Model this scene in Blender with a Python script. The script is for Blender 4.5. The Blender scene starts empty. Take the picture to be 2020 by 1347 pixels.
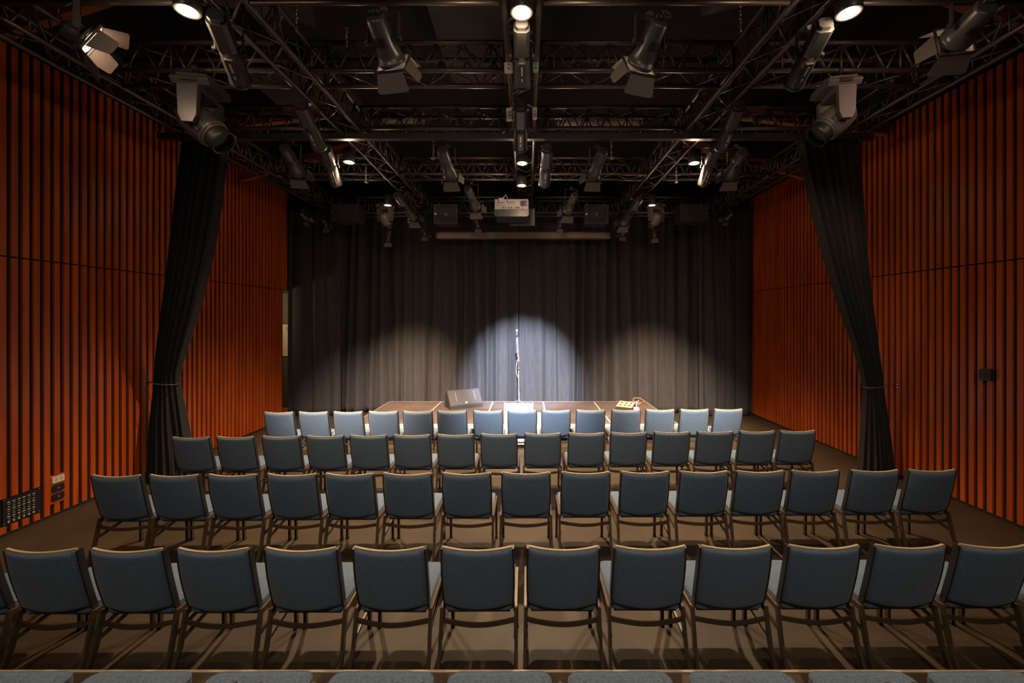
import bpy, math, random
from mathutils import Vector, Matrix
R = random.Random(7)
PI = math.pi
C = bpy.context.scene.collection
F, H, CX, CY = 810.0, 2.27, 1040.0, 630.0      # focal length (px of a 2020 frame), eye height, vanishing point

def at(px, py, Y):
    """the point of the room seen at that pixel, at distance Y down the room"""
    return Vector(((px - CX) * Y / F, Y, H - (py - CY) * Y / F))

# ------------------------------------------------------------------ mesh builder
class MB:
    def __init__(s):
        s.v = []; s.f = []; s.sm = []
    def add(s, vs, fs, smooth=False):
        n = len(s.v)
        s.v += [tuple(p) for p in vs]
        s.f += [tuple(i + n for i in f) for f in fs]
        s.sm += [smooth] * len(fs)
        return s
    def box(s, a, b, rot=None, piv=None):
        (x0, y0, z0), (x1, y1, z1) = a, b
        vs = [Vector(p) for p in ((x0,y0,z0),(x1,y0,z0),(x1,y1,z0),(x0,y1,z0),(x0,y0,z1),(x1,y0,z1),(x1,y1,z1),(x0,y1,z1))]
        if rot is not None:
            c = Vector(piv) if piv is not None else sum(vs, Vector()) / 8
            vs = [rot @ (p - c) + c for p in vs]
        return s.add(vs, [(0,3,2,1),(4,5,6,7),(0,1,5,4),(1,2,6,5),(2,3,7,6),(3,0,4,7)])
    def cbox(s, c, d, rot=None):
        c = Vector(c); d = Vector(d) / 2
        return s.box(c - d, c + d, rot)
    def bevbox(s, a, b, e, axis=1):
        """box with its four long edges along `axis` chamfered by e"""
        lo, hi = list(a), list(b)
        o = [i for i in range(3) if i != axis]
        u0, u1, w0, w1 = lo[o[0]], hi[o[0]], lo[o[1]], hi[o[1]]
        prof = [(u0+e,w0),(u1-e,w0),(u1,w0+e),(u1,w1-e),(u1-e,w1),(u0+e,w1),(u0,w1-e),(u0,w0+e)]
        return s.prism(prof, axis, lo[axis], hi[axis])
    def prism(s, prof, axis, t0, t1):
        o = [i for i in range(3) if i != axis]
        vs = []
        for t in (t0, t1):
            for u, w in prof:
                p = [0, 0, 0]; p[axis] = t; p[o[0]] = u; p[o[1]] = w
                vs.append(p)
        n = len(prof)
        fs = [tuple(range(n)), tuple(range(2*n-1, n-1, -1))]
        fs += [(i, i+n, (i+1) % n + n, (i+1) % n) for i in range(n)]
        return s.add(vs, fs)
    def tube(s, pts, r, n=8, cap=True, smooth=True):
        pts = [Vector(p) for p in pts]
        rs = r if isinstance(r, (list, tuple)) else [r] * len(pts)
        vs = []; up = None
        for i, p in enumerate(pts):
            if i == 0: d = pts[1] - p
            elif i == len(pts) - 1: d = p - pts[i-1]
            else: d = (pts[i+1] - p).normalized() + (p - pts[i-1]).normalized()
            d = d.normalized() if d.length > 1e-9 else Vector((0,0,1))
            if up is None:
                up = Vector((0,0,1)) if abs(d.z) < .9 else Vector((0,1,0))
            a = d.cross(up)
            if a.length < 1e-6:
                up = Vector((1,0,0)); a = d.cross(up)
            a.normalize(); b = a.cross(d).normalized(); up = b
            for k in range(n):
                t = 2*PI*k/n
                vs.append(p + rs[i]*(math.cos(t)*a + math.sin(t)*b))
        fs = []
        for i in range(len(pts)-1):
            for k in range(n):
                fs.append((i*n+k, i*n+(k+1) % n, (i+1)*n+(k+1) % n, (i+1)*n+k))
        s.add(vs, fs, smooth)
        if cap:
            m = len(s.v) - len(vs)
            s.f += [tuple(m+k for k in range(n-1,-1,-1)), tuple(m+(len(pts)-1)*n+k for k in range(n))]
            s.sm += [False, False]
        return s
    def bar(s, p, q, w, h=None, up=(0,0,1)):
        """rectangular bar from p to q"""
        h = h or w
        p = Vector(p); q = Vector(q); d = (q-p).normalized(); up = Vector(up)
        a = d.cross(up)
        if a.length < 1e-4: a = d.cross(Vector((0,1,0)))
        a.normalize(); b = a.cross(d)
        a *= w/2; b *= h/2
        vs = [p-a-b, p+a-b, p+a+b, p-a+b, q-a-b, q+a-b, q+a+b, q-a+b]
        return s.add(vs, [(0,3,2,1),(4,5,6,7),(0,1,5,4),(1,2,6,5),(2,3,7,6),(3,0,4,7)])
    def lathe(s, prof, axis=1, n=24, c=(0,0,0), smooth=True, close=True):
        """prof: list of (t along axis, radius)"""
        o = [i for i in range(3) if i != axis]
        vs = []
        for t, r in prof:
            for k in range(n):
                a = 2*PI*k/n
                p = list(c); p[axis] += t; p[o[0]] += r*math.cos(a); p[o[1]] += r*math.sin(a)
                vs.append(p)
        fs = [(i*n+k, i*n+(k+1) % n, (i+1)*n+(k+1) % n, (i+1)*n+k) for i in range(len(prof)-1) for k in range(n)]
        m = len(s.v)
        s.add(vs, fs, smooth)
        if close:
            s.f += [tuple(m+k for k in range(n-1,-1,-1)), tuple(m+(len(prof)-1)*n+k for k in range(n))]
            s.sm += [False, False]
        return s
    def grid(s, fn, nu, nv, smooth=True):
        vs = [fn(i/nu, j/nv) for j in range(nv+1) for i in range(nu+1)]
        fs = [(j*(nu+1)+i, j*(nu+1)+i+1, (j+1)*(nu+1)+i+1, (j+1)*(nu+1)+i) for j in range(nv) for i in range(nu)]
        return s.add(vs, fs, smooth)
    def sheet(s, fn, nu, nv, th):
        """closed thin slab: fn(u,v)->(point, normal)"""
        A = [fn(i/nu, j/nv) for j in range(nv+1) for i in range(nu+1)]
        n = len(A); W = nu+1
        vs = [p for p, _ in A] + [Vector(p) + Vector(q)*th for p, q in A]
        fs = []
        for j in range(nv):
            for i in range(nu):
                a, b, c, d = j*W+i, j*W+i+1, (j+1)*W+i+1, (j+1)*W+i
                fs += [(a,b,c,d), (n+d,n+c,n+b,n+a)]
        for i in range(nu):
            fs += [(i+1, i, n+i, n+i+1), (nv*W+i, nv*W+i+1, n+nv*W+i+1, n+nv*W+i)]
        for j in range(nv):
            fs += [(j*W, (j+1)*W, n+(j+1)*W, n+j*W), ((j+1)*W+nu, j*W+nu, n+j*W+nu, n+(j+1)*W+nu)]
        return s.add(vs, fs, True)
    def mesh(s, name, mat):
        m = bpy.data.meshes.new(name)
        m.from_pydata(s.v, [], s.f)
        m.polygons.foreach_set('use_smooth', s.sm)
        if mat: m.materials.append(mat)
        m.update()
        return m
    def build(s, name, mat, parent=None, loc=None, rot=None):
        return inst(name, s.mesh(name, mat), parent, loc, rot)

def inst(name, mesh, parent=None, loc=None, rot=None):
    o = bpy.data.objects.new(name, mesh); C.objects.link(o)
    if parent is not None: o.parent = parent
    if loc is not None: o.location = loc
    if rot is not None: o.rotation_euler = rot
    return o
def tag(o, label, cat, group=None, kind=None):
    if label: o['label'] = label
    if cat: o['category'] = cat
    if group: o['group'] = group
    if kind: o['kind'] = kind
    return o
def thing(name, loc, label, cat, group=None, rotz=0, kind=None):
    o = bpy.data.objects.new(name, None); C.objects.link(o)
    o.location = loc; o.rotation_euler = (0, 0, rotz); o.empty_display_size = .05
    return tag(o, label, cat, group, kind)
def structure(o):
    o['kind'] = 'structure'; return o
def copy_tree(o, parent=None):
    c = o.copy(); C.objects.link(c)
    if parent is not None: c.parent = parent
    for ch in [x for x in bpy.data.objects if x.parent == o]: copy_tree(ch, c)
    return c

# ------------------------------------------------------------------ materials
def mat(name, col, rough=.6, metal=0., noise=None, bump=None, spec=.5, sheen=0., emit=None, coat=0.):
    """noise = (scale xyz, second colour, detail); bump = (scale xyz, strength, distance)"""
    m = bpy.data.materials.new(name); m.use_nodes = True
    nt = m.node_tree; b = nt.nodes['Principled BSDF']
    b.inputs['Base Color'].default_value = (*col, 1)
    b.inputs['Roughness'].default_value = rough
    b.inputs['Metallic'].default_value = metal
    b.inputs['Specular IOR Level'].default_value = spec
    b.inputs['Sheen Weight'].default_value = sheen
    b.inputs['Coat Weight'].default_value = coat
    if emit:
        b.inputs['Emission Color'].default_value = (*emit[0], 1)
        b.inputs['Emission Strength'].default_value = emit[1]
    if noise or bump:
        tc = nt.nodes.new('ShaderNodeTexCoord')
    if noise:
        mp = nt.nodes.new('ShaderNodeMapping'); mp.inputs['Scale'].default_value = noise[0]
        nz = nt.nodes.new('ShaderNodeTexNoise'); nz.inputs['Scale'].default_value = 1; nz.inputs['Detail'].default_value = noise[2]
        rp = nt.nodes.new('ShaderNodeValToRGB')
        rp.color_ramp.elements[0].position = .32; rp.color_ramp.elements[1].position = .68
        rp.color_ramp.elements[0].color = (*col, 1); rp.color_ramp.elements[1].color = (*noise[1], 1)
        nt.links.new(tc.outputs['Object'], mp.inputs[0]); nt.links.new(mp.outputs[0], nz.inputs['Vector'])
        nt.links.new(nz.outputs['Fac'], rp.inputs[0]); nt.links.new(rp.outputs[0], b.inputs['Base Color'])
    if bump:
        mp2 = nt.nodes.new('ShaderNodeMapping'); mp2.inputs['Scale'].default_value = bump[0]
        n2 = nt.nodes.new('ShaderNodeTexNoise'); n2.inputs['Scale'].default_value = 1; n2.inputs['Detail'].default_value = 3
        bp = nt.nodes.new('ShaderNodeBump'); bp.inputs['Strength'].default_value = bump[1]; bp.inputs['Distance'].default_value = bump[2]
        nt.links.new(tc.outputs['Object'], mp2.inputs[0]); nt.links.new(mp2.outputs[0], n2.inputs['Vector'])
        nt.links.new(n2.outputs['Fac'], bp.inputs['Height']); nt.links.new(bp.outputs[0], b.inputs['Normal'])
    return m

M = {}
M['slat'] = mat('oiled_red_timber', (.54,.094,.012), .36, noise=((9,9,.9),(.35,.050,.006),5), bump=((60,60,2),.12,.002), spec=.45)
M['black'] = mat('black_backing', (.010,.009,.008), .8)
M['plaster'] = mat('black_painted_plaster', (.022,.019,.017), .85, noise=((3,3,3),(.016,.014,.013),3))
M['floor'] = mat('black_stage_floor', (.034,.023,.013), .52, noise=((1.6,1.1,1),(.054,.037,.021),6), bump=((30,30,30),.08,.004), spec=.25)
M['fabric'] = mat('blue_grey_upholstery', (.042,.062,.094), .92, noise=((210,210,320),(.125,.172,.235),2), bump=((420,420,420),.35,.0015), spec=.15, sheen=.12)
M['bronze'] = mat('bronze_painted_steel', (.075,.050,.030), .38, .25, spec=.5)
M['edge'] = mat('tan_top_edge', (.36,.27,.16), .5)
M['glide'] = mat('black_plastic', (.012,.012,.012), .5)
M['drape'] = mat('black_wool_serge', (.036,.032,.032), .95, noise=((40,40,3),(.047,.042,.041),3), spec=.1, sheen=.03)
M['drape2'] = mat('black_velour', (.020,.018,.018), .95, noise=((40,40,3),(.027,.024,.023),3), spec=.1, sheen=.1)
M['truss'] = mat('black_truss_tube', (.085,.068,.060), .36, .55)
M['steel'] = mat('black_steel', (.030,.027,.026), .42, .2)
M['fixture'] = mat('fixture_black', (.050,.047,.047), .36, .15)
M['fixture2'] = mat('fixture_grey', (.11,.09,.085), .5)
M['flap'] = mat('barn_door_sheet', (.10,.08,.072), .5, .1)
M['chrome'] = mat('bright_steel', (.62,.58,.52), .25, .9)
M['lens'] = mat('lamp_lens', (1,.8,.5), .2, emit=((1,.78,.42), 34))
M['glowwarm'] = mat('lit_fresnel_lens', (1,.8,.55), .3, emit=((1,.66,.44), 26))
M['glowcool'] = mat('lit_profile_lens', (.8,.9,1), .3, emit=((.62,.75,1), 9))
M['darklens'] = mat('dark_lens', (.02,.022,.03), .08)
M['cabinet'] = mat('loudspeaker_cabinet', (.026,.022,.021), .55, bump=((90,90,90),.3,.002))
M['grille'] = mat('loudspeaker_grille', (.036,.030,.028), .6, noise=((300,300,300),(.022,.019,.018),0))
M['alu'] = mat('aluminium', (.68,.62,.54), .38, .55)
M['deck'] = mat('phenolic_deck', (.070,.048,.040), .45, noise=((2,2,2),(.10,.070,.056),5), spec=.4)
M['white'] = mat('white_laminate', (.80,.77,.70), .5)
M['cream'] = mat('cream_plastic', (.70,.58,.44), .4)
M['oak'] = mat('glulam_timber', (.30,.09,.02), .55, noise=((2,14,14),(.2,.055,.012),4))
M['duct'] = mat('beige_duct', (.15,.11,.085), .55)
M['panel'] = mat('charcoal_board', (.055,.044,.038), .7)
M['housing'] = mat('screen_housing', (.33,.235,.18), .45)
M['proj'] = mat('projector_rear', (.44,.39,.42), .5)
M['orange'] = mat('orange_label', (.75,.16,.03), .5)
M['corridor'] = mat('corridor_wall', (.10,.08,.055), .7)
M['cfloor'] = mat('corridor_timber', (.55,.22,.06), .4)
M['mic'] = mat('mic_grille', (.5,.5,.5), .35, .8)
M['purple'] = mat('violet_cable', (.13,.05,.45), .5)

# ------------------------------------------------------------------ room shell
XL, XR, YB, YF, ZC = -5.45, 5.36, 10.62, -4.2, 7.0
fl = MB().box((-7.4,YF,-.12),(XR+.25,YB,0)).build('floor', M['floor']); structure(fl)
structure(MB().box((-7.4,YF,ZC),(XR+.25,YB,ZC+.1)).build('ceiling', M['plaster']))
structure(MB().box((-7.4,YB,-.12),(XR+.25,YB+.1,ZC)).build('wall_back', M['plaster']))
structure(MB().box((-7.4,YF-.1,-.12),(XR+.25,YF,ZC)).build('wall_rear', M['plaster']))

YE_L, YE_R, SEAM, ZT = 9.19, 10.0, 2.93, 5.16
wl = MB().box((XL-.2,YF,0),(XL-.024,YE_L+.001,ZC)).box((XL-.2,YE_L,2.95),(XL-.024,YE_L+.14,ZC)).box((XL-.32,YE_L,2.95),(XL-.205,YB,ZC)).build('wall_left', M['black']); structure(wl)
wr = MB().box((XR+.024,YF,0),(XR+.2,YB,ZC)).build('wall_right', M['black']); structure(wr)
PITCH, SW = .0985, .056
def slats(side, z0, z1, yend, cut=None):
    b = MB(); y = -1.0 + .02; i = 0
    rr = random.Random(3 if side < 0 else 5)
    while y + SW < yend:
        x0, x1 = (XL-.023, XL) if side < 0 else (XR, XR+.023)
        segs = [(z0, z1)]
        if cut:
            for (ya, yb, za, zb) in cut:
                if y + SW > ya and y < yb:
                    segs = [t for s in segs for t in ((s[0], min(s[1], za)), (max(s[0], zb), s[1])) if t[1]-t[0] > .01]
        for s0, s1 in segs: b.box((x0,y,s0),(x1,y+SW,s1))
        y += PITCH
    return b
PLATE = (4.26, 4.62, .105, .40)
slats(-1, .035, SEAM-.008, YE_L, [PLATE]).build('slat_panel', M['slat'], wl)
slats(-1, SEAM+.008, ZT, YE_L+.14).build('slat_panel', M['slat'], wl)
slats(1, .035, SEAM-.008, YE_R).build('slat_panel', M['slat'], wr)
slats(1, SEAM+.008, ZT, YE_R).build('slat_panel', M['slat'], wr)
structure(MB().box((XL-.0235,YF,0),(XL-.008,YE_L,.034)).build('baseboard_left', M['black']))
structure(MB().box((XR+.008,YF,0),(XR+.0235,YB,.034)).build('baseboard_right', M['black']))
# side corridor seen past the end of the left wall
structure(MB().box((-7.5,7.2,0),(-7.4,YB,ZC)).build('wall_corridor', M['corridor']))
cb = MB().box((-7.39,YB-.07,0),(XL-.3,YB-.001,2.95)).build('wall_corridor_end', M['corridor']); structure(cb)
structure(MB().box((-7.39,7.2,2.96),(XL-.21,YB-.08,3.05)).build('ceiling_corridor', M['corridor']))
structure(MB().box((-7.39,9.9,.001),(XL-.3,YB-.08,.012)).build('floor_corridor', M['cfloor']))
nb = MB().box((-6.42,YB-.10,1.33),(-6.02,YB-.072,2.14)).build('notice_board', M['cream'])
tag(nb, 'pale cream notice board on the dark passage wall beside the black back curtain', 'notice board')
MB().box((-6.18,YB-.106,1.98),(-6.135,YB-.1005,2.09)).build('clip', M['proj'], nb)

# audience riser under the nearest row
rz = .25
ris = MB().box((XL+.02,YF+.01,.001),(XR-.02,2.345,rz)).build('seating_riser', M['floor'])
tag(ris, 'low dark seating riser carrying the nearest row of chairs', 'riser')
MB().box((XL+.02,2.346,rz-.035),(XR-.02,2.362,rz+.006)).build('nosing', M['edge'], ris)

# ------------------------------------------------------------------ wall fittings
pl = MB().box((XL-.0238,4.275,.115),(XL-.012,4.605,.39)).build('connector_plate', M['glide'])
tag(pl, 'black connector panel with rows of white marked sockets low in the slatted wall', 'connector panel')
sock = MB().lathe([(0,.011),(.004,.011),(.004,.006)], 0, 10).mesh('socket', M['fixture2'])
w = MB(); PX = XL-.012
for r_ in range(3):
    for c_ in range(6):
        y = 4.325 + c_*.044; z = .17 + r_*.075
        inst('socket', sock, pl, (PX,y,z))
        w.box((PX+.0002,y-.012,z+.022),(PX+.0015,y+.012,z+.028))
        w.box((PX+.0002,y-.008,z-.026),(PX+.0015,y+.008,z-.021))
        if r_ == 0: w.box((PX+.0002,y-.006,z-.040),(PX+.0015,y+.006,z-.030))
w.build('lettering', M['white'], pl)
scm = MB().lathe([(0,.007),(.003,.006)], 0, 8).mesh('screw', M['chrome'])
for y in (4.288, 4.592):
    for z in (.128, .377): inst('screw', scm, pl, (PX,y,z))
pt = MB().box((XL-.022,4.685,.15),(XL+.004,4.835,.475)).build('socket_backboard', M['slat'])
tag(pt, 'reddish timber backboard bridging two slats behind the power sockets', 'backboard')
def wallbox(name, z, m, label):
    o = MB().bevbox((XL+.0045,4.70,z),(XL+.017,4.822,z+.075), .006, 0).build(name, m)
    return tag(o, label, 'power socket' if m is M['cream'] else 'connector plate')
ws = wallbox('power_socket', .385, M['cream'], 'cream double power socket above two black plates on the left slatted wall')
d = MB()
for y in (4.735, 4.787):
    d.bar((XL+.0178,y-.009,.425),(XL+.0178,y-.004,.412),.002,.004,(1,0,0)); d.bar((XL+.0178,y+.009,.425),(XL+.0178,y+.004,.412),.002,.004,(1,0,0))
    d.box((XL+.0171,y-.001,.397),(XL+.0185,y+.001,.406)); d.box((XL+.0171,y-.006,.437),(XL+.0185,y+.006,.443))
d.build('slot', M['glide'], ws)
for z, lb in ((.285,'upper black connector plate just under the cream power socket'),(.185,'lower black connector plate below the other black plate and cream socket')):
    o = wallbox('connector_plate', z, M['glide'], lb)
    MB().lathe([(0,.014),(.004,.014),(.004,.010),(.0015,.009)],0,14,(XL+.0171,4.761,z+.037)).build('socket', M['fixture2'], o)
    for y in (4.708,4.814): MB().lathe([(0,.004),(.002,.003)],0,8,(XL+.0171,y,z+.064)).build('screw', M['chrome'], o)
vb = MB().bevbox((XR-.055,4.705,1.565),(XR-.001,4.825,1.695),.012,0).build('wall_control_box', M['steel'])
tag(vb, 'small black control box fixed alone on the right slatted wall', 'control box')
MB().box((XR-.06,4.735,1.60),(XR-.0555,4.795,1.66)).build('button', M['glide'], vb)

# ------------------------------------------------------------------ audience chairs
def chair_proto():
    root = thing('audience_chair', (0,0,0), 'x', 'chair')
    SZ = .465
    # seat cushion: rounded slab with a softly domed top and rolled front
    hw, y0, y1, th = .226, -.045, .425, .075
    b = MB()
    n = 16
    def sec(t, inset, z):
        pts = []
        rr = .05
        for cxs, cys, a0 in ((hw-rr, y1-rr, 0), (-hw+rr, y1-rr, 90), (-hw+rr, y0+rr, 180), (hw-rr, y0+rr, 270)):
            for k in range(5):
                a = math.radians(a0 + k*22.5)
                pts.append(Vector((cxs + (rr-inset)*math.cos(a), cys + (rr-inset)*math.sin(a), z)))
        return pts
    rings = [sec(0,.020,SZ-th), sec(0,.004,SZ-th+.015), sec(0,0,SZ-th+.03), sec(0,0,SZ-.024), sec(0,.004,SZ-.010), sec(0,.016,SZ-.002), sec(0,.045,SZ+.004)]
    for rg in rings:
        for p in rg:
            if p.y > .30: p.z -= .10*(p.y-.30)
    vs = [p for rg in rings for p in rg]; m = len(rings[0])
    fs = [(i*m+k, i*m+(k+1)%m, (i+1)*m+(k+1)%m, (i+1)*m+k) for i in range(len(rings)-1) for k in range(m)]
    b.add(vs, fs, True)
    b.f += [tuple(range(m-1,-1,-1)), tuple((len(rings)-1)*m+k for k in range(m))]; b.sm += [False, True]
    seat = b.build('seat', M['fabric'], root)
    pp = [p + Vector((p.x*.004, 0, 0)) for p in rings[4]]
    MB().tube(pp + [pp[0]], .0035, 5, False).build('piping', M['fabric'], seat)
    # backrest: two padded faces, hollow in plan, reclined
    def back(u, v):
        x = (u-.5)*2
        wdt = .214 + .004*math.sin(v*PI)
        sag = .026*(1-x*x)
        low = -.026*(1-x*x)*(1-v)**2            # lower hem drops in the middle
        z = .448 + .405*v + low - .012*(1-x*x)*v*v
        y = -.030 - .090*v - .008*math.sin(v*PI) - sag
        return Vector((x*wdt, y, z))
    def bn(u, v):
        e = 1e-3
        a = back(min(u+e,1),v)-back(max(u-e,0),v); c = back(u,min(v+e,1))-back(u,max(v-e,0))
        return a.cross(c).normalized()
    nu, nv = 16, 16
    def pad(sign):
        bb = MB()
        A = [(back(i/nu,j/nv), bn(i/nu,j/nv), i/nu, j/nv) for j in range(nv+1) for i in range(nu+1)]
        def puff(u, v):
            e = min(u,1-u,v,1-v)
            return .011 + .011*min(1, e/.05)**.5
        vs = [p + nn*sign*.001 for p, nn, u, v in A] + [p + nn*sign*puff(u,v) for p, nn, u, v in A]
        W = nu+1; n = len(A); fs = []
        for j in range(nv):
            for i in range(nu):
                q = (j*W+i, j*W+i+1, (j+1)*W+i+1, (j+1)*W+i)
                fs += [q, tuple(n+k for k in reversed(q))]
        for i in range(nu): fs += [(i+1,i,n+i,n+i+1), (nv*W+i,nv*W+i+1,n+nv*W+i+1,n+nv*W+i)]
        for j in range(nv): fs += [(j*W,(j+1)*W,n+(j+1)*W,n+j*W), ((j+1)*W+nu,j*W+nu,n+j*W+nu,n+(j+1)*W+nu)]
        bb.add(vs, fs, True)
        return bb
    br = pad(1).build('backrest', M['fabric'], root)
    br2 = pad(-1).build('backrest_cover', M['fabric'], br)
    # tan edge along the top between the covers
    top = [back(i/12,1)+Vector((0,0,.004)) for i in range(13)]
    e = MB()
    for i in range(12): e.bar(top[i], top[i+1], .015, .010)
    e.build('top_rail', M['edge'], root)
    for sx in (-1, 1):
        u = 0 if sx < 0 else 1
        ps = [back(u, j/6) + Vector((sx*.007,.006,0)) for j in range(7)]
        f = MB()
        for j in range(6): f.bar(ps[j], ps[j+1], .012, .036, (0,1,0))
        f.bar(ps[0], (sx*.226,-.012,.395), .012,.030,(0,1,0))
        f.build('back_post', M['steel'], root)
        # seat rail with the rear leg kicking back, and an upright front leg
        rail = MB().bar((sx*.236,-.045,.405),(sx*.236,.375,.418),.020,.034)
        rail.build('seat_rail', M['bronze'], root)
        r = MB().bar((sx*.236,-.035,.425),(sx*.239,-.085,.20),.020,.030,(0,1,0)).bar((sx*.239,-.085,.205),(sx*.244,-.165,.012),.020,.028,(0,1,0))
        rl = r.build('leg', M['bronze'], root)
        MB().box((sx*.244-.013,-.182,0),(sx*.244+.013,-.150,.014)).build('glide', M['glide'], rl)
        fr = MB().bar((sx*.236,.365,.42),(sx*.236,.372,.012),.022,.028,(0,1,0))
        ll = fr.build('leg', M['bronze'], root)
        MB().box((sx*.236-.014,.356,0),(sx*.236+.014,.388,.014)).build('glide', M['glide'], ll)
        MB().bar((sx*.230,-.075,.26),(sx*.230,.365,.335),.012,.022).build('side_brace', M['bronze'], root)
    s = MB()
    pts = [Vector((-.23+.46*t, -.052-.030*math.sin(PI*t), .355-.012*math.sin(PI*t))) for t in [k/10 for k in range(11)]]
    for k in range(10): s.bar(pts[k], pts[k+1], .014, .026)
    s.build('stretcher', M['bronze'], root)
    MB().bar((-.23,.352,.375),(.23,.352,.375),.014,.022).build('front_stretcher', M['bronze'], root)
    MB().box((-.2,-.02,.383),(.2,.34,.389)).build('seat_pan', M['glide'], root)
    return root

ORD = ['', 'first','second','third','fourth','fifth','sixth','seventh','eighth']
def place_label(i, n, rowtxt):
    if i == 0: return f'blue fabric chair at the left end of {rowtxt}'
    if i == n-1: return f'blue fabric chair at the right end of {rowtxt}'
    if n % 2 and i == n//2: return f'blue fabric chair in the exact middle of {rowtxt}'
    if i < n/2: return f'blue fabric chair, {ORD[i+1]} from the left end of {rowtxt}'
    return f'blue fabric chair, {ORD[n-i]} from the right end of {rowtxt}'
rows = [
  ('the row by the stage', 'chairs in the row by the stage', [549,617.5,686,755.5,823.5,891.5,962.5,1030,1097,1165.5,1235.5,1303,1370.5,1437.5], 814, 808, 0),
  ('the second row from the stage', 'chairs in the second row from the stage', [375,463,553,640,726,812,898,984.5,1070.5,1157,1241,1326.5,1411.5,1495,1575], 864, 851, 0),
  ('the third row from the stage', 'chairs in the third row from the stage', [227,341,457,574,688,803,920,1037.5,1156,1273.5,1390,1501,1610,1728,1841], 940, 929, 0),
  ('the fourth row from the stage', 'chairs in the fourth row from the stage', [-95,77,247,418,592,767,941,1112,1283,1453,1628,1798,1966,2140], 1089, 1078, 0),
  ('the nearest row, on the riser', 'chairs in the row on the riser', [50,284,523,757,988,1220,1456,1690,1926], 0, 0, rz),
]
proto = chair_proto(); first = True
for rt, gr, xs, yl, yr, z0 in rows:
    for i, px in enumerate(xs):
        o = proto if first else copy_tree(proto); first = False
        if z0:
            Y = 1.838 - .425; X = (px - CX)*1.82/F
            ang = R.uniform(-.02,.02)
        else:
            t = (px - xs[0])/(xs[-1]-xs[0]); py = yl + (yr-yl)*t
            Yb = (H-.85)*F/(py-CY); Y = Yb + .135; X = (px-CX)*Yb/F
            ang = R.uniform(-.008,.008)
        o.location = (X, Y, z0 + .002)
        o.rotation_euler = (0,0,ang)
        tag(o, place_label(i, len(xs), rt), 'chair', gr)

# ------------------------------------------------------------------ stage decks
SH, SY0, SY1 = .38, 7.42, 9.46
def stage_x(px): return (px-CX)*SY1/F
jx = [768, 870.6, 972.6, 1071.5, 1171, 1274]
dl = ['leftmost stage deck, bare, left of the floor monitor','stage deck carrying the black wedge floor monitor','middle stage deck under the microphone stand','bare stage deck just right of the microphone stand','rightmost stage deck carrying the stage box']
for i in range(5):
    x0, x1 = stage_x(jx[i]), stage_x(jx[i+1]); w = x1-x0-.004
    o = thing('stage_deck', (x0+.002, SY0, 0), dl[i], 'stage platform', 'stage decks')
    MB().box((.012,.012,SH-.024),(w-.012,SY1-SY0-.012,SH)).build('deck_top', M['deck'], o)
    f = MB()
    D = SY1-SY0
    for a, b_ in (((0,0,SH-.085),(w,.0118,SH+.001)), ((0,D-.0118,SH-.085),(w,D,SH+.001)), ((0,.012,SH-.085),(.0118,D-.012,SH+.001)), ((w-.0118,.012,SH-.085),(w,D-.012,SH+.001))):
        f.box(a, b_)
    f.build('frame', M['alu'], o)
    for xx in (.04, w-.04):
        for yy in (.04, D-.04):
            MB().tube([(xx,yy,0),(xx,yy,SH-.026)],.024,10).build('leg', M['alu'], o)

# ------------------------------------------------------------------ back curtain
def folds(seed, n):
    rr = random.Random(seed)
    return [(rr.uniform(.5,1.), rr.uniform(7,26), rr.uniform(0,6.28)) for _ in range(n)]
def curtain_panel(name, x0, x1, Y, z0, z1, seed, amp, label, mt, flare=0, dens=90, group='back stage curtains'):
    fo = folds(seed, 5); L = abs(x1-x0)
    nu = int(L*dens)
    def fn(u, v):
        x = x0 + (x1-x0)*u; z = z1 + (z0-z1)*v
        drift = .05*math.sin(x*3.1+seed)*v
        w = 0; xx = x + drift*1.4 + .03*math.sin(x*9+2.2*v)
        for a, k, p in fo: w += a*math.sin(k*xx + p + .5*math.sin(v*2+p))
        w /= 2.2
        pl = abs(math.sin(xx*10.5+1.3*math.sin(xx*2.1+seed)))**.8
        y = Y - amp*(.6*w + 1.1*pl)*(.55+.6*v) - flare*max(0,v-.86)**2*30*(.6+.4*math.sin(x*7+seed))
        return Vector((x, y, z))
    def fnn(u, v): return fn(u,v), Vector((0,1,0))
    b = MB().sheet(fnn, nu, 30, .008)
    o = b.build(name, mt)
    return tag(o, label, 'curtain', group)
CYB = 10.0
curtain_panel('back_curtain', -5.63, -4.40, 9.70, .02, 5.0, 1, .06, 'narrow black curtain leg between the passage opening and main back curtain', M['drape'])
curtain_panel('back_curtain', -4.58, -.21, CYB, .02, 5.0, 2, .12, 'left half of the wide black curtain behind the stage', M['drape'], .04)
curtain_panel('back_curtain', -.195, 4.22, CYB, .02, 5.0, 3, .12, 'right half of the wide black curtain behind the stage', M['drape'], .04)
curtain_panel('back_curtain', 4.03, 5.31, 9.70, .02, 5.0, 4, .06, 'narrow black curtain leg beside the far end of the right slatted wall', M['drape'])
tr = MB().box((-5.42,9.93,5.005),(5.33,9.99,5.06)).build('curtain_track', M['steel'])
tag(tr, 'dark straight track carrying the curtain behind the stage', 'curtain track')

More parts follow.
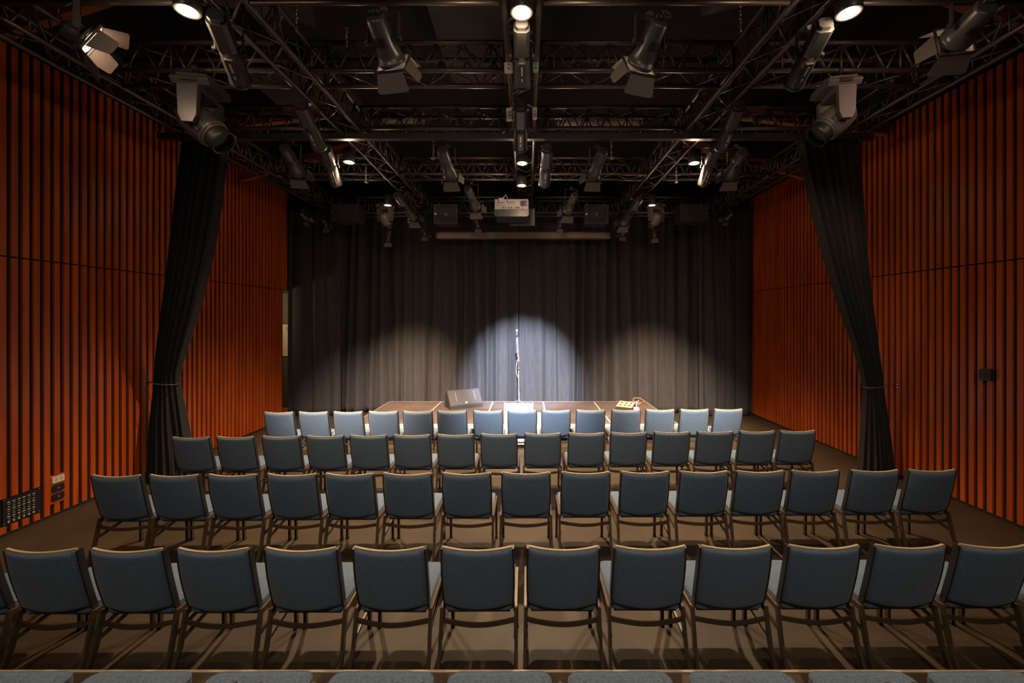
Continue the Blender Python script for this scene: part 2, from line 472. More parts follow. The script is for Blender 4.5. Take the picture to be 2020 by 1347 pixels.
# tied side curtains
def lerp_keys(keys, z):
    for (za, *a), (zb, *b_) in zip(keys, keys[1:]):
        if za >= z >= zb:
            t = (za-z)/(za-zb); t = t*t*(3-2*t) if False else t
            return [p+(q-p)*t for p, q in zip(a, b_)]
    return list(keys[-1][1:])
def smooth_keys(keys, z):
    h = .12
    acc = [0]*(len(keys[0])-1); n = 0
    for k in (-1,-.5,0,.5,1):
        zz = min(max(z+k*h, keys[-1][0]), keys[0][0])
        for i, q in enumerate(lerp_keys(keys, zz)): acc[i] += q
        n += 1
    return [a/n for a in acc]
def side_curtain(keys, seed, label):
    """keys: (z, x_left, x_right, y, fold amplitude)"""
    ph = seed*1.7
    def fn(u, v):
        z = keys[0][0] + (keys[-1][0]-keys[0][0])*v
        xl, xr, y, am = smooth_keys(keys, z)
        uu = u + .012*math.sin(u*21+ph)
        w = math.sin(2*PI*7*uu + ph + .8*math.sin(3*v+ph)) + .35*math.sin(2*PI*15*uu+2*ph)
        bulge = -am*1.1*math.sin(PI*u)
        return Vector((xl+(xr-xl)*u, y + am*w*.75 + bulge, z)), Vector((0,1,0))
    o = MB().sheet(fn, 150, 90, .006).build('side_curtain', M['drape2'])
    return tag(o, label, 'curtain', 'tied side curtains')
# left: x-edges read off the photograph at each height, at the curtain's own distance
def keyrow(y_px, xl, xr, Y, am):
    return (H-(y_px-CY)*Y/F, (xl-CX)*Y/F, (xr-CX)*Y/F, Y, am)
KL = [keyrow(276,358,447,5.44,.05), keyrow(400,343,432,5.48,.06), keyrow(500,332,416,5.55,.06), keyrow(600,320,392,5.66,.06), keyrow(690,309,364,5.79,.05), keyrow(742,304,350,5.85,.035), keyrow(760,303,352,5.86,.035), keyrow(830,297,366,5.85,.06), keyrow(940,290,384,5.78,.075)]
z_, xl_, xr_, y_, a_ = KL[-1]; KL.append((.01, xl_, xr_+.03, 5.76, .08))
sl = side_curtain(KL, 4, 'black curtain tied back against the left slatted wall')
KR = [keyrow(280,1573,1698,5.44,.05), keyrow(400,1598,1704,5.48,.065), keyrow(500,1624,1709,5.55,.065), keyrow(600,1655,1719,5.68,.06), keyrow(690,1686,1731,5.84,.05), keyrow(755,1703,1742,5.95,.035), keyrow(772,1704,1743,5.96,.035), keyrow(850,1697,1754,5.95,.055), keyrow(925,1691,1764,5.93,.07)]
z_, xl_, xr_, y_, a_ = KR[-1]; KR.append((.01, xl_-.02, xr_, 5.94, .08))
sr = side_curtain(KR, 2, 'black curtain tied back against the right slatted wall')
def tie(name, keys, zt, wallx, sgn, label):
    xl, xr, y, am = smooth_keys(keys, zt)
    cx_, rx, ry = (xl+xr)/2, (xr-xl)/2+.012, .115
    t = thing(name, (wallx, y, zt), label, 'tieback', 'curtain tiebacks')
    pts = [(cx_+rx*math.cos(a)-wallx, ry*math.sin(a)-.03, .02*math.cos(a)*sgn) for a in [2*PI*k/24 for k in range(25)]]
    MB().tube(pts, .006, 6, False).build('cord', M['fixture2'], t)
    k = MB().tube([(0,.03-.05,.0),(-sgn*.04,-.02,0)], .010, 8).tube([(-sgn*.04,-.03,0),(-sgn*.075,-.05,-.005),(-sgn*.10,-.04,.02)], .008, 8)
    k.build('hook', M['steel'], t)
    MB().lathe([(0,.026),(.007,.024)],0,14,(-.0035-sgn*.004,-.02,0)).build('rose', M['chrome'], t)
    return t
tie('curtain_tieback', KL, 1.37, XL+.006, -1, 'thin cord tieback and wall hook holding the left side curtain')
tie('curtain_tieback', KR, 1.31, XR-.006, 1, 'thin cord tieback and wall hook holding the right side curtain')
bm_ = MB().box((-4.75,5.26,4.585),(4.45,5.33,4.66)).build('traverse_beam', M['steel'])
tag(bm_, 'long black beam spanning the room between the tied side curtains', 'beam')
bo = MB()
for xx in (-2.75,-2.6,-2.55,-2.45,-2.1,2.05,2.2,2.25,2.4,-4.7,-4.62,4.3,4.4): bo.lathe([(0,.008),(.006,.006)],1,8,(xx,5.248,4.62))
bo.build('bolt', M['chrome'], bm_)

# ------------------------------------------------------------------ truss grid
S, ZB = .27, 4.69
tcache = {}
def truss_parts(L, s=S, hgt=S):
    key = (round(L,3), s, hgt)
    if key in tcache: return tcache[key]
    ch = []
    for (a, b_) in ((0,0),(s,0),(0,hgt),(s,hgt)):
        ch.append(MB().tube([(0,a,b_),(L,a,b_)], .024, 10).mesh('chord', M['truss']))
    la = MB(); n = max(2, round(L/(s*1.0))); st = L/n; r = .0095
    for i in range(n):
        x0, x1 = i*st, (i+1)*st; xm = (x0+x1)/2
        for y in (0, s):
            la.tube([(x0,y,0),(xm,y,hgt)], r, 6).tube([(xm,y,hgt),(x1,y,0)], r, 6)
        for z in (0, hgt):
            la.tube([(x0,0,z),(x1,s,z)] if i % 2 else [(x0,s,z),(x1,0,z)], r, 6)
        if i % 2 == 0:
            for y in (0, s): la.tube([(xm,y,0),(xm,y,hgt)], r, 6)
    for x in (.006, L-.006):
        la.tube([(x,0,0),(x,s,0),(x,s,hgt),(x,0,hgt),(x,0,0)], .014, 6)
    tcache[key] = (ch, la.mesh('bracing', M['truss']))
    return tcache[key]
def truss(p, L, rotz, label, group, s=S, hgt=S):
    o = thing('truss', p, label, 'truss', group, rotz)
    ch, la = truss_parts(L, s, hgt)
    for c in ch: inst('chord', c, o)
    inst('bracing', la, o)
    return o
LX = [-4.49, -2.41, -.18, 2.03, 4.09]
ln = ['leftmost lengthwise black box truss above the left wall slats','lengthwise black box truss between the left wall and the centre','central lengthwise black box truss running towards the projector','lengthwise black box truss between the centre and right wall','rightmost lengthwise black box truss above the right wall slats']
for x, lb in zip(LX, ln): truss((x+S, 1.2, ZB), 8.05, PI/2, lb, 'lengthwise trusses')
TY = [2.86, 3.99, 5.20, 6.83, 8.95]
tn = ['top edge of the picture','second cross line under the lit cans','third cross line before the black beam','fourth cross line behind the black beam','cross line furthest back']
tn = ['at the very top edge','in the second cross line','in the third cross line','in the fourth cross line','in the cross line nearest the stage']
bn_ = ['left outer bay','left inner bay','right inner bay','right outer bay']
for j, y in enumerate(TY):
    for i in range(4):
        xa, xb = LX[i]+S+.035, LX[i+1]-.035
        if j == 4: truss((xa, y, 4.60), xb-xa, 0, f'black cross truss {tn[j]}, {bn_[i]} of the grid', 'cross trusses', .27, .335)
        else: truss((xa, y, ZB), xb-xa, 0, f'black cross truss {tn[j]}, {bn_[i]} of the grid', 'cross trusses')

# rafters, ducts and boards above the grid
for Yr, nm, z0, slope in ((4.15,'nearest',5.19,.34),(6.05,'middle',5.06,.11),(7.6,'furthest',4.90,.27)):
    for sx in (-1,1):
        b = MB().bar((sx*5.30,Yr,z0),(sx*2.9,Yr,z0+2.4*slope),.09,.16)
        side = 'left' if sx < 0 else 'right'
        tag(b.build('roof_rafter', M['oak']), f'{nm} sloping orange timber rafter on the {side} side above the trusses', 'rafter', 'timber roof rafters')
structure(MB().box((-3.3,1.0,5.95),(3.3,YB-.01,6.0)).build('ceiling_dropped', M['plaster']))
def duct(x0, x1, Y, z, r, label):
    o = thing('ventilation_duct', (x0, Y, z), label, 'duct', 'round ducts')
    MB().lathe([(0,r),(x1-x0,r)],0,28).build('pipe', M['duct'], o)
    for x in (.02,(x1-x0)/2,x1-x0-.02): MB().lathe([(x-.015,r+.001),(x-.015,r+.008),(x+.015,r+.008),(x+.015,r+.001)],0,28,close=False).build('joint_band', M['duct'], o)
duct(-2.05,-1.45,5.75,5.09,.075,'short beige round duct glimpsed through the trusses left of centre')
duct(.42,1.62,5.75,5.06,.075,'longer beige round duct glimpsed through the trusses right of centre')
bd = MB().box((-1.05,3.75,5.55),(-.22,5.7,5.62)).build('ceiling_board', M['panel']); tag(bd,'large charcoal ceiling board left of the central truss','ceiling board')
bd = MB().box((.3,3.75,5.45),(2.3,3.95,5.6)).build('ceiling_board', M['panel']); tag(bd,'narrow charcoal ceiling board crossing right of the central truss','ceiling board')
bd = MB().box((-2.9,3.05,5.35),(-2.0,4.2,5.40),Matrix.Rotation(.35,3,'Z')).build('ceiling_board', M['panel']); tag(bd,'tilted charcoal ceiling board above the left cross truss','ceiling board')
bd = MB().box((1.55,2.95,5.35),(2.2,4.1,5.40),Matrix.Rotation(-.35,3,'Z')).build('ceiling_board', M['panel']); tag(bd,'tilted charcoal ceiling board above the right cross truss','ceiling board')
bd = MB().box((-3.9,5.5,5.62),(-2.6,6.6,5.7)).build('ceiling_board', M['panel']); tag(bd,'charcoal ceiling board over the left moving light','ceiling board')

# ------------------------------------------------------------------ lighting fixtures
def rx(p): return (p, 0, 0)
fc = {}
def add_yoke(root, hw, drop, bot, m=None):
    """U-shaped hanger from the pivot (0,0,0) up to a hook clamp"""
    k = ('yoke', hw, drop)
    if k not in fc:
        b = MB().bar((-hw,0,-.01),(-hw,0,drop),.008,.035,(0,1,0)).bar((hw,0,-.01),(hw,0,drop),.008,.035,(0,1,0)).bar((-hw-.004,0,drop),(hw+.004,0,drop),.035,.008)
        for sx in (-1,1): b.lathe([(0,.022),(.015,.020)],0,10,(sx*(hw+.004)-(.015 if sx<0 else 0),0,0))
        c = MB().tube([(0,0,drop),(0,0,drop+.03)],.010,8).box((-.022,-.016,drop+.012),(.022,.016,drop+.045))
        fc[k] = (b.mesh('yoke', M['steel']), c.mesh('clamp', M['chrome']))
    y, c = fc[k]
    inst('yoke', y, root); inst('clamp', c, root)
def add_cable(root, rear, drop, seed):
    rr = random.Random(seed)
    p = Vector(rear); q = Vector((rr.uniform(-.12,.12), rr.uniform(-.05,.1), drop+.04))
    pts = []
    for k in range(11):
        t = k/10
        a = p.lerp(q, t); a.y -= .07*math.sin(PI*t); a.z -= .05*math.sin(PI*t)*(1-t); a.x += .04*math.sin(2*PI*t)
        pts.append(a)
    MB().tube(pts, .006, 6).build('cable', M['glide'], root)

def profile_spot(rear, front, label, group, glow=None, seed=0):
    rear = Vector(rear); front = Vector(front); c = (rear+front)/2; d = front-rear
    yaw = math.atan2(-d.x, d.y); pitch = math.atan2(d.z, math.hypot(d.x,d.y)); s = d.length/.6
    root = thing('profile_spotlight', c, label, 'spotlight', group, yaw)
    key = ('prof', round(s,2), bool(glow))
    if key not in fc:
        h = MB().bevbox((-.066,-.27,-.070),(.066,-.04,.075),.026,1).bevbox((-.05,-.30,-.05),(.05,-.27,.055),.02,1)
        for k in range(5): h.box((-.070,-.25+k*.038,-.03),(.070,-.238+k*.038,.05))
        br = MB().lathe([(-.05,.060),(-.04,.072),(.06,.074),(.065,.079),(.265,.079),(.27,.088),(.30,.088)],1,24)
        br.box((-.03,.0,-.092),(.03,.25,-.070))
        lens = MB().lathe([(.3005,.078),(.304,.076)],1,24)
        st = MB().box((-.006,.03,-.0955),(.006,.115,-.0925)).box((-.006,.15,-.0955),(.006,.18,-.0925))
        q_ = min(s,1.0); sl = Matrix.Diagonal((q_,s,q_,1))
        res = []
        for b, nm, mt in ((h,'lamp_housing',M['fixture']),(br,'barrel',M['fixture']),(lens,'lens',glow or M['darklens']),(st,'slot',M['alu'])):
            m = b.mesh(nm, mt); m.transform(sl); res.append((nm,m))
        fc[key] = res
    ps = fc[key]
    hb = inst(ps[0][0], ps[0][1], root, None, rx(pitch))
    for nm, m in ps[1:]: inst(nm, m, hb)
    dr = max(.10, 4.66-.048-c.z)
    add_yoke(root, .082*min(s,1)+.012, round(min(dr,.34),2), 0)
    add_cable(root, Matrix.Rotation(pitch,3,'X') @ Vector((0,-.30*s,.02)), round(min(dr,.34),2), seed)
    return root

def fresnel(rear, front, label, group, lit=None, seed=0, open_=(.5,.5,.45,.45), fs=1., hanger=True, top=4.66):
    """rear/front: ends of the body; barn doors project past the front"""
    rear = Vector(rear); front = Vector(front); c = rear.lerp(front,.5); d = front-rear
    yaw = math.atan2(-d.x, d.y); pitch = math.atan2(d.z, math.hypot(d.x,d.y)); s = fs
    Lh = d.length/2/s
    root = thing('fresnel_spotlight', c, label, 'stage light', group, yaw)
    h = MB().lathe([(-Lh,.058),(-Lh+.015,.070),(Lh*.25,.076),(Lh*.55,.095),(Lh-.03,.102),(Lh-.028,.112),(Lh,.112)],1,20)
    for k in range(12):
        a = PI*(k/11)*1.0
        ux, uz = math.cos(a), math.sin(a)
        h.bar((.074*ux,-Lh+.02,.074*uz),(.078*ux,Lh*.3,.078*uz),.006,.012,(ux,0,uz))
    for k in range(3): h.tube([(-.03+.03*k,-Lh,.02),(-.03+.03*k,-Lh-.035,.02)],.007,6)
    sl = Matrix.Scale(s,4)
    def mk(b, nm, mt): m = b.mesh(nm, mt); m.transform(sl); return m
    hb = inst('lamp_housing', mk(h,'lamp_housing',M['fixture']), root, None, rx(pitch))
    inst('lens', mk(MB().lathe([(Lh+.001,.092),(Lh+.006,.085)],1,20),'lens', lit or M['darklens']), hb)
    vents = MB()
    for k in range(7): vents.box((-.045+.014*k,-Lh*.3,-.0815),(-.038+.014*k,Lh*.1,-.0775))
    inst('vent_slots', mk(vents,'vent_slots',M['glide']), hb)
    frm = MB()
    q = .118
    for a, b_ in (((-q,-q),(q,-q)),((q,-q),(q,q)),((q,q),(-q,q)),((-q,q),(-q,-q))):
        frm.bar((a[0],Lh+.012,a[1]),(b_[0],Lh+.012,b_[1]),.016,.012)
    inst('barn_door_frame', mk(frm,'barn_door_frame',M['steel']), hb)
    # four flaps: bottom, top, left, right - hinged on the frame edges
    for k, ang in enumerate(open_):
        y0 = Lh+.02; ln_ = .135
        w0, w1 = (.105,.135) if k < 2 else (.085,.060)
        t = .003
        prof = [(-w0,0),(w0,0),(w1,ln_),(w1*.8,ln_+.012),(-w1*.8,ln_+.012),(-w1,ln_)]
        vs = []
        for tt in (0,t):
            for u, vv in prof: vs.append(Vector((u, vv, tt)))
        n = 6
        fs_ = [tuple(range(n-1,-1,-1)), tuple(range(n,2*n))]+[(i,(i+1)%n,(i+1)%n+n,i+n) for i in range(n)]
        # open angle swings outward from straight ahead
        if k == 0: mtx = Matrix.Translation((0,y0,-q)) @ Matrix.Rotation(-ang,4,'X')
        elif k == 1: mtx = Matrix.Translation((0,y0,q)) @ Matrix.Rotation(ang,4,'X')
        elif k == 2: mtx = Matrix.Translation((-q,y0,0)) @ Matrix.Rotation(ang,4,'Z') @ Matrix.Rotation(PI/2,4,'Y')
        else: mtx = Matrix.Translation((q,y0,0)) @ Matrix.Rotation(-ang,4,'Z') @ Matrix.Rotation(-PI/2,4,'Y')
        inst('barn_door', mk(MB().add([mtx @ v for v in vs], fs_),'barn_door',M['flap']), hb)
    if hanger:
        dr = round(min(max(.10, top-.048-c.z),.4),2)
        add_yoke(root, .125*s, dr, 0)
        add_cable(root, Matrix.Rotation(pitch,3,'X') @ Vector((0,-Lh*s-.02,.02)), dr, seed)
    return root

def can_light(p, label, hgt, seed, power):
    """downlight can: p = centre of the lit lens"""
    root = thing('downlight_can', p, label, 'house light', 'lit house lights')
    r = .085
    b = MB().lathe([(.012,.056),(-.004,.060),(-.004,r-.004),(.004,r),(hgt-.03,r),(hgt,.05)],2,24)
    b.build('can', M['fixture'], root)
    MB().lathe([(.004,.054),(.012,.054)],2,24).build('lens', M['lens'], root)
    c = MB().tube([(0,0,hgt),(0,0,hgt+.03)],.012,8)
    c.build('stem', M['steel'], root)
    return root

def moving_head(base, yaw, tilt, label, s=1., seed=0, light=True):
    """base: top of the fixture base (hung upside down)"""
    root = thing('moving_head_light', base, label, 'moving light', 'moving head lights', yaw)
    fm = M['fixture2'] if light else M['fixture']  # lit heads get the paler tone, the shaded one the darker
    def mk(b, nm, mt, par, loc=None, rot=None):
        m = b.mesh(nm, mt); m.transform(Matrix.Scale(s,4)); return inst(nm, m, par, loc, rot)
    bs = MB().bevbox((-.19,-.16,-.105),(.19,.16,-.02),.035,1).bevbox((-.15,-.13,-.02),(.15,.13,0),.02,1)
    bb = mk(bs,'base',fm,root)
    mk(MB().box((-.05,-.164,-.09),(.05,-.1605,-.045)),'display',M['darklens'],bb)
    for sx in (-1,1): mk(MB().box((sx*.192-.003,-.06,-.085),(sx*.192+.003,.06,-.04)),'handle',M['glide'],bb)
    for sx in (-1,1): mk(MB().tube([(sx*.09,0,0),(sx*.09,0,.05)],.012,8).box((sx*.09-.03,-.02,.045),(sx*.09+.03,.02,.09)),'clamp',M['steel'],bb)
    yk = MB().bevbox((-.16,-.07,-.16),(.16,.07,-.105),.02,1)
    for sx in (-1,1):
        prof = [(-.085,-.13),(.085,-.13),(.075,-.40),(.045,-.47),(-.045,-.47),(-.075,-.40)]
        yk.prism([(a,b_) for a,b_ in prof],0,sx*.185-.028,sx*.185+.028)
    mk(yk,'yoke',fm,root)
    hd = MB().lathe([(-.17,.05),(-.165,.10),(-.12,.135),(.0,.15),(.10,.145),(.16,.125),(.165,.12)],1,28)
    hh = mk(hd,'head',fm,root,Vector((0,0,-.40))*s,rx(tilt))
    for k in range(2): mk(MB().lathe([(.13+.022*k,.134-.009*k),(.13+.022*k,.143-.009*k),(.138+.022*k,.140-.009*k),(.138+.022*k,.130-.009*k)],1,28,close=False),'trim_ring',M['fixture2'],hh)
    for zz in (-1,1):
        v = MB()
        for k in range(6): v.box((zz*.1465-.005,.03,-.055+.02*k),(zz*.1465+.005,.115,-.046+.02*k))
        mk(v,'vent_slots',M['glide'],hh)
    mk(MB().lathe([(.165,.118),(.22,.122),(.265,.124),(.265,.112),(.21,.105)],1,28,close=False).lathe([(.20,.105),(.205,.105)],1,28),'lens_hood',M['glide'],hh)
    return root

# downlight cans (lit): pixel of each lens, height of lens
cans = []
CAN = [
 (373,22,4.50,.12,'lit downlight can near the top of the left lengthwise truss'),
 (1029,25,4.50,.12,'lit downlight can above the large central spotlight tube'),
 (1671,26,4.50,.12,'lit downlight can near the top of the right lengthwise truss'),
 (694,320,4.50,.20,'lit downlight can beside the left hanging chain, middle line'),
 (1030,322,4.50,.12,'lit downlight can under the central truss, above another lit can'),
 (1357,322,4.50,.20,'lit downlight can beside the right hanging chain, middle line'),
 (1029,366,4.47,.15,'lit downlight can right above the projector'),
 (766,405,4.45,.20,'small lit downlight can above the left small moving light'),
 (1285,405,4.45,.20,'small lit downlight can above the right small moving light'),
]
for k, (px,py,z,hg,lb) in enumerate(CAN):
    Y = (z-H)*F/(CY-py); p = at(px,py,Y); p.x += ((.09 if p.x > 1 else .04) if py > 100 and py < 400 else .012)*(1 if p.x > 1 else -1 if p.x < -1 else 0); cans.append(p)
    can_light(p, lb, hg, k, 0)

# profile spots: (rear px, rear z), (front px, front z)
def pz(px,py,z): Y = (z-H)*F/(CY-py); return at(px,py,Y)
PR = [
 ((424,28),(476,163),4.50,4.33,'big profile spotlight tube beside the top left lit can',None),
 ((1029,46),(1030,168),4.50,4.33,'big profile spotlight tube on the centre line below the lit can',None),
 ((1630,44),(1566,168),4.50,4.33,'big profile spotlight tube beside the top right lit can',None),
 ((590,202),(630,289),4.50,4.32,'profile spotlight on the left, angled above a smaller silver-fronted one',None),
 ((1027,206),(1027,291),4.50,4.32,'central profile spotlight with cool glowing front, throwing the stage spot',M['glowcool']),
 ((1459,206),(1424,290),4.50,4.32,'profile spotlight on the right, angled above a smaller silver-fronted one',None),
 ((640,288),(662,360),4.49,4.30,'profile spotlight hanging just left of the lit can, under black beam',None),
 ((1079,290),(1074,362),4.49,4.30,'profile spotlight just right of the centre line, under black beam',None),
 ((1412,288),(1388,360),4.49,4.30,'profile spotlight hanging just right of the lit can, under black beam',None),
]
prof = []
for k, (a,b_,za,zb,lb,gl) in enumerate(PR):
    prof.append(profile_spot(pz(*a,za), pz(*b_,zb), lb, 'profile spotlights', gl, k))

FR = [ # rear px,py,z ; front px,py,z ; label ; lit
 ((128,52,4.42),(176,84,4.36),'lit barn door light by the upper left wall',M['glowwarm']),
 ((738,32,4.50),(774,122,4.33),'big barn door light left of the central truss, bright flaps',M['glowwarm']),
 ((1302,42,4.50),(1262,128,4.33),'big barn door light right of the central truss, bright flaps',M['glowwarm']),
 ((1948,12,4.48),(1886,78,4.42),'barn door light by the upper right wall',M['glowwarm']),
 ((872,296,4.48),(889,346,4.32),'barn door light beside a hanging chain, left of centre under the beam',None),
 ((1190,298,4.48),(1170,346,4.32),'barn door light beside a hanging chain, right of centre under the beam',None),
 ((560,292,4.46),(588,340,4.33),'silvery barn door light at the far left under the black beam',None),
 ((1466,300,4.46),(1440,345,4.33),'silvery barn door light at the far right under the black beam',None),
 ((922,372,4.46),(938,408,4.30),'small barn door light left of the projector',None),
 ((1135,384,4.46),(1120,416,4.28),'small barn door light right of the projector',None),
 ((782,384,4.50),(816,428,4.30),'barn door light just right of the small left moving light',None),
 ((1262,392,4.50),(1230,438,4.30),'barn door light just left of the small right moving light',None),
]
for k, (a,b_,lb,lt) in enumerate(FR):
    fresnel(pz(*a), pz(*b_), lb, 'barn door stage lights', lt, 20+k, fs=1. if k < 4 else .92)
# lights slung low from the truss nearest the stage
LOW = [((768,452),(765,474),9.0,9.2,'small dark light slung low in front of the curtain, left'),
       ((938,432),(943,446),8.8,9.0,'small dark barn door light under the truss, between speaker and projector'),
       ((1108,432),(1104,446),8.8,9.0,'small dark barn door light under the truss, between projector and right speaker'),
       ((832,450),(838,462),9.1,9.25,'small dark light at the left end of the screen housing'),
       ((1234,450),(1228,462),9.1,9.25,'small dark light at the right end of the screen housing'),
       ((592,420),(604,432),8.6,8.75,'small dark barn door light near the left end of the furthest truss'),
       ((636,432),(644,446),9.1,9.25,'small dark light beside the left flat loudspeaker'),
       ((1446,420),(1432,432),8.8,9.0,'small dark barn door light near the right end of the furthest truss'),
       ((1290,446),(1292,466),9.0,9.2,'small dark light slung low in front of the curtain, right')]
for k, (a,b_,ya,yb,lb) in enumerate(LOW):
    fresnel(at(*a,ya), at(*b_,yb), lb, 'small back stage lights', None, 50+k, fs=.62, top=4.57)

moving_head(at(1648,152,3.99)+Vector((0,0,-.06)), 1.42, -.72, 'large moving head light, coloured as lit, hanging before the right side curtain', .9)
moving_head(at(398,150,3.99)+Vector((0,0,-.06)), -1.42, -.72, 'large moving head light, coloured as shaded, hanging before the left side curtain', 1.02, light=False)
moving_head(at(760,402,8.55), -.4, -.8, 'small moving head light below the far left lit can', .78)
moving_head(at(1294,402,8.55), .4, -.8, 'small moving head light below the far right lit can', .78)

# ------------------------------------------------------------------ loudspeakers
def speaker(px, py, Y, w, h, d, label, cone, badge):
    c = at(px,py,Y)
    o = thing('loudspeaker', (c.x,c.y,c.z-h/2), label, 'loudspeaker', 'flown loudspeakers')
    MB().bevbox((-w/2,.012,0),(w/2,d,h),.012,1).build('cabinet', M['cabinet'], o)
    g = MB().box((-w/2+.012,0,.012),(w/2-.012,.0115,h-.012))
    g.build('grille', M['grille'], o)
    if cone:
        MB().lathe([(-.012,.165),(-.016,.17),(-.004,.175)],1,36,(0.01,0,h/2),close=False).lathe([(-.003,.165),(-.001,.06)],1,36,(.01,0,h/2),close=False).build('woofer', M['cabinet'], o)
        MB().lathe([(-.001,.06),(-.018,.045),(-.03,.001)],1,24,(.01,0,h/2)).build('dust_cap', M['fixture2'], o)
        f = MB()
        for a, b_ in (((-w/2,-.004,0),(w/2,.011,.011)),((-w/2,-.004,h-.011),(w/2,.011,h)),((-w/2,-.004,.011),(-w/2+.011,.011,h-.011)),((w/2-.011,-.004,.011),(w/2,.011,h-.011))): f.box(a,b_)
        f.build('grille_frame', M['fixture2'], o)
    MB().box((badge-.018,-.004,h*.5-.018),(badge+.018,-.0005,h*.5+.018)).build('badge', M['white'] if cone else M['fixture2'], o)
    for sx in (-1,1): MB().tube([(sx*w*.36,d*.5,h),(sx*w*.36,d*.5,h+.12)],.008,6).build('hanger', M['chrome'], o)
speaker(879,422,8.55,.485,.385,.33,'square loudspeaker with visible woofer left of the projector',True,-.21)
speaker(1177,422,8.55,.485,.385,.33,'square loudspeaker with visible woofer right of the projector',True,-.21)
speaker(680,419,8.55,.585,.36,.35,'plain flat-fronted loudspeaker at the left of the furthest truss',False,-.26)
speaker(1370,419,8.55,.585,.36,.35,'plain flat-fronted loudspeaker at the right of the furthest truss',False,.25)

# ------------------------------------------------------------------ projector, screen
c = at(1009,409,7.6)
pj = thing('projector', (c.x,c.y,c.z-.165), 'projector with pale connector panel hanging on the centre line', 'projector')
w, h, d = .64, .33, .50
MB().bevbox((-w/2,.01,0),(w/2,d,h-.01),.03,1).build('body', M['fixture'], pj)
pn = MB().box((-w/2+.012,-.006,.13),(w/2-.012,.0095,h-.015)).build('connector_panel', M['proj'], pj)
b = MB()
rr = random.Random(11)
for k in range(4): b.box((-.05+.028*k,-.011,.245),(-.034+.028*k,-.0065,.262))
for k in range(3): b.box((-.19+.12*k,-.011,.145),(-.095+.12*k,-.0065,.168))
for k in range(9): b.lathe([(0,.006),(-.006,.005)],1,8,(-.28+.018*k,-.0065,.20+.03*(k%2)))
b.box((.165,-.011,.185),(.285,-.0065,.285)); b.lathe([(0,.012),(-.005,.011)],1,12,(.20,-.0065,.15))
b.build('port', M['glide'], pn)
MB().box((.235,-.014,.19),(.28,-.0115,.265)).build('filter_cover', M['purple'], pn)
b = MB()
for k in range(6): b.box((-.185+.05*k,-.014,.150),(-.165+.05*k,-.0115,.163))
for k in range(5): b.box((.10,-.012,.17+.022*k),(.115,-.0065,.18+.022*k)); 
b.build('connector', M['white'], pn)
MB().tube([(-.18,-.03,.26),(-.14,-.05,.34),(-.10,-.02,.40),(-.07,-.04,.30),(-.06,-.03,.25)],.008,6).box((-.235,-.05,.25),(-.14,-.012,.325)).build('adapter', M['proj'], pj)
MB().lathe([(0,.07),(.06,.065)],1,20,(.1,d,.16)).build('lens', M['darklens'], pj)
br = MB().box((-.06,.52,-.05),(.44,.56,.28)).build('mounting_plate', M['fixture2'], pj)
MB().tube([(0,.3,h-.012),(0,.3,h+.08)],.03,10).box((-.17,.18,h-.012),(.17,.42,h)).build('mounting_pole', M['steel'], pj)

a0, a1 = at(862,463,9.42), at(1203,463,9.42)
scn = thing('screen_housing', ((a0.x+a1.x)/2, 9.42, a0.z-.075), 'long beige roller screen housing above the stage curtain', 'projection screen')
L = a1.x-a0.x
MB().prism([(0,.0),(.12,.0),(.13,.02),(.13,.12),(.10,.15),(.02,.15),(0,.12)],0,-L/2,L/2).build('case', M['housing'], scn)
MB().box((-L/2+.02,-.006,.062),(L/2-.02,-.0005,.072)).box((-L/2,-.010,-.004),(L/2,.001,.012)).build('trim_strip', M['edge'], scn)
for sx in (-1,1):
    MB().bevbox((sx*(L/2+.016)-.015,-.012,-.006),(sx*(L/2+.016)+.015,.14,.158),.02,0).build('end_cap', M['steel'], scn)
    MB().box((sx*L*.3-.015,.06,.15),(sx*L*.3+.015,.07,.36)).build('hanger', M['steel'], scn)
MB().box((-L/2+.03,.05,-.03),(L/2-.03,.07,-.004)).build('screen_bar', M['glide'], scn)

# ------------------------------------------------------------------ chains
def chain(px, py0, py1, Y, label, shackle=True):
    a, b_ = at(px,py0,Y), at(px,py1,Y)
    o = thing('hanging_chain', (b_.x,b_.y,b_.z), label, 'chain', 'hanging chains')
    Lz = a.z-b_.z; n = max(3,int(Lz/.034)); m = MB()
    for k in range(n):
        z = (k+.5)*Lz/n; pts = []
        for j in range(13):
            t = 2*PI*j/12; u, vv = .010*math.cos(t), .0225*math.sin(t)
            pts.append((u if k%2 else 0, 0 if k%2 else u, z+vv))
        m.tube(pts,.0038,5,False)
    m.build('links', M['chrome'], o)
    if shackle: MB().box((-.018,-.014,-.03),(.018,.014,0)).tube([(-.03,0,-.015),(.03,0,-.015)],.007,6).build('shackle', M['chrome'], o)
chain(585,2,62,3.45,'hanging chain at the top left between truss and board',False)
chain(1461,5,62,3.45,'hanging chain at the top right between truss and board',False)
chain(684,55,92,3.6,'short hanging chain left of the big barn door light',False)
chain(855,275,311,5.62,'chain with shackle left of centre under the black beam')
chain(1206,275,311,5.62,'chain with shackle right of centre under the black beam')
chain(722,330,358,6.5,'short chain with shackle right of the left lit can')
chain(1334,330,358,6.5,'short chain with shackle left of the right lit can')

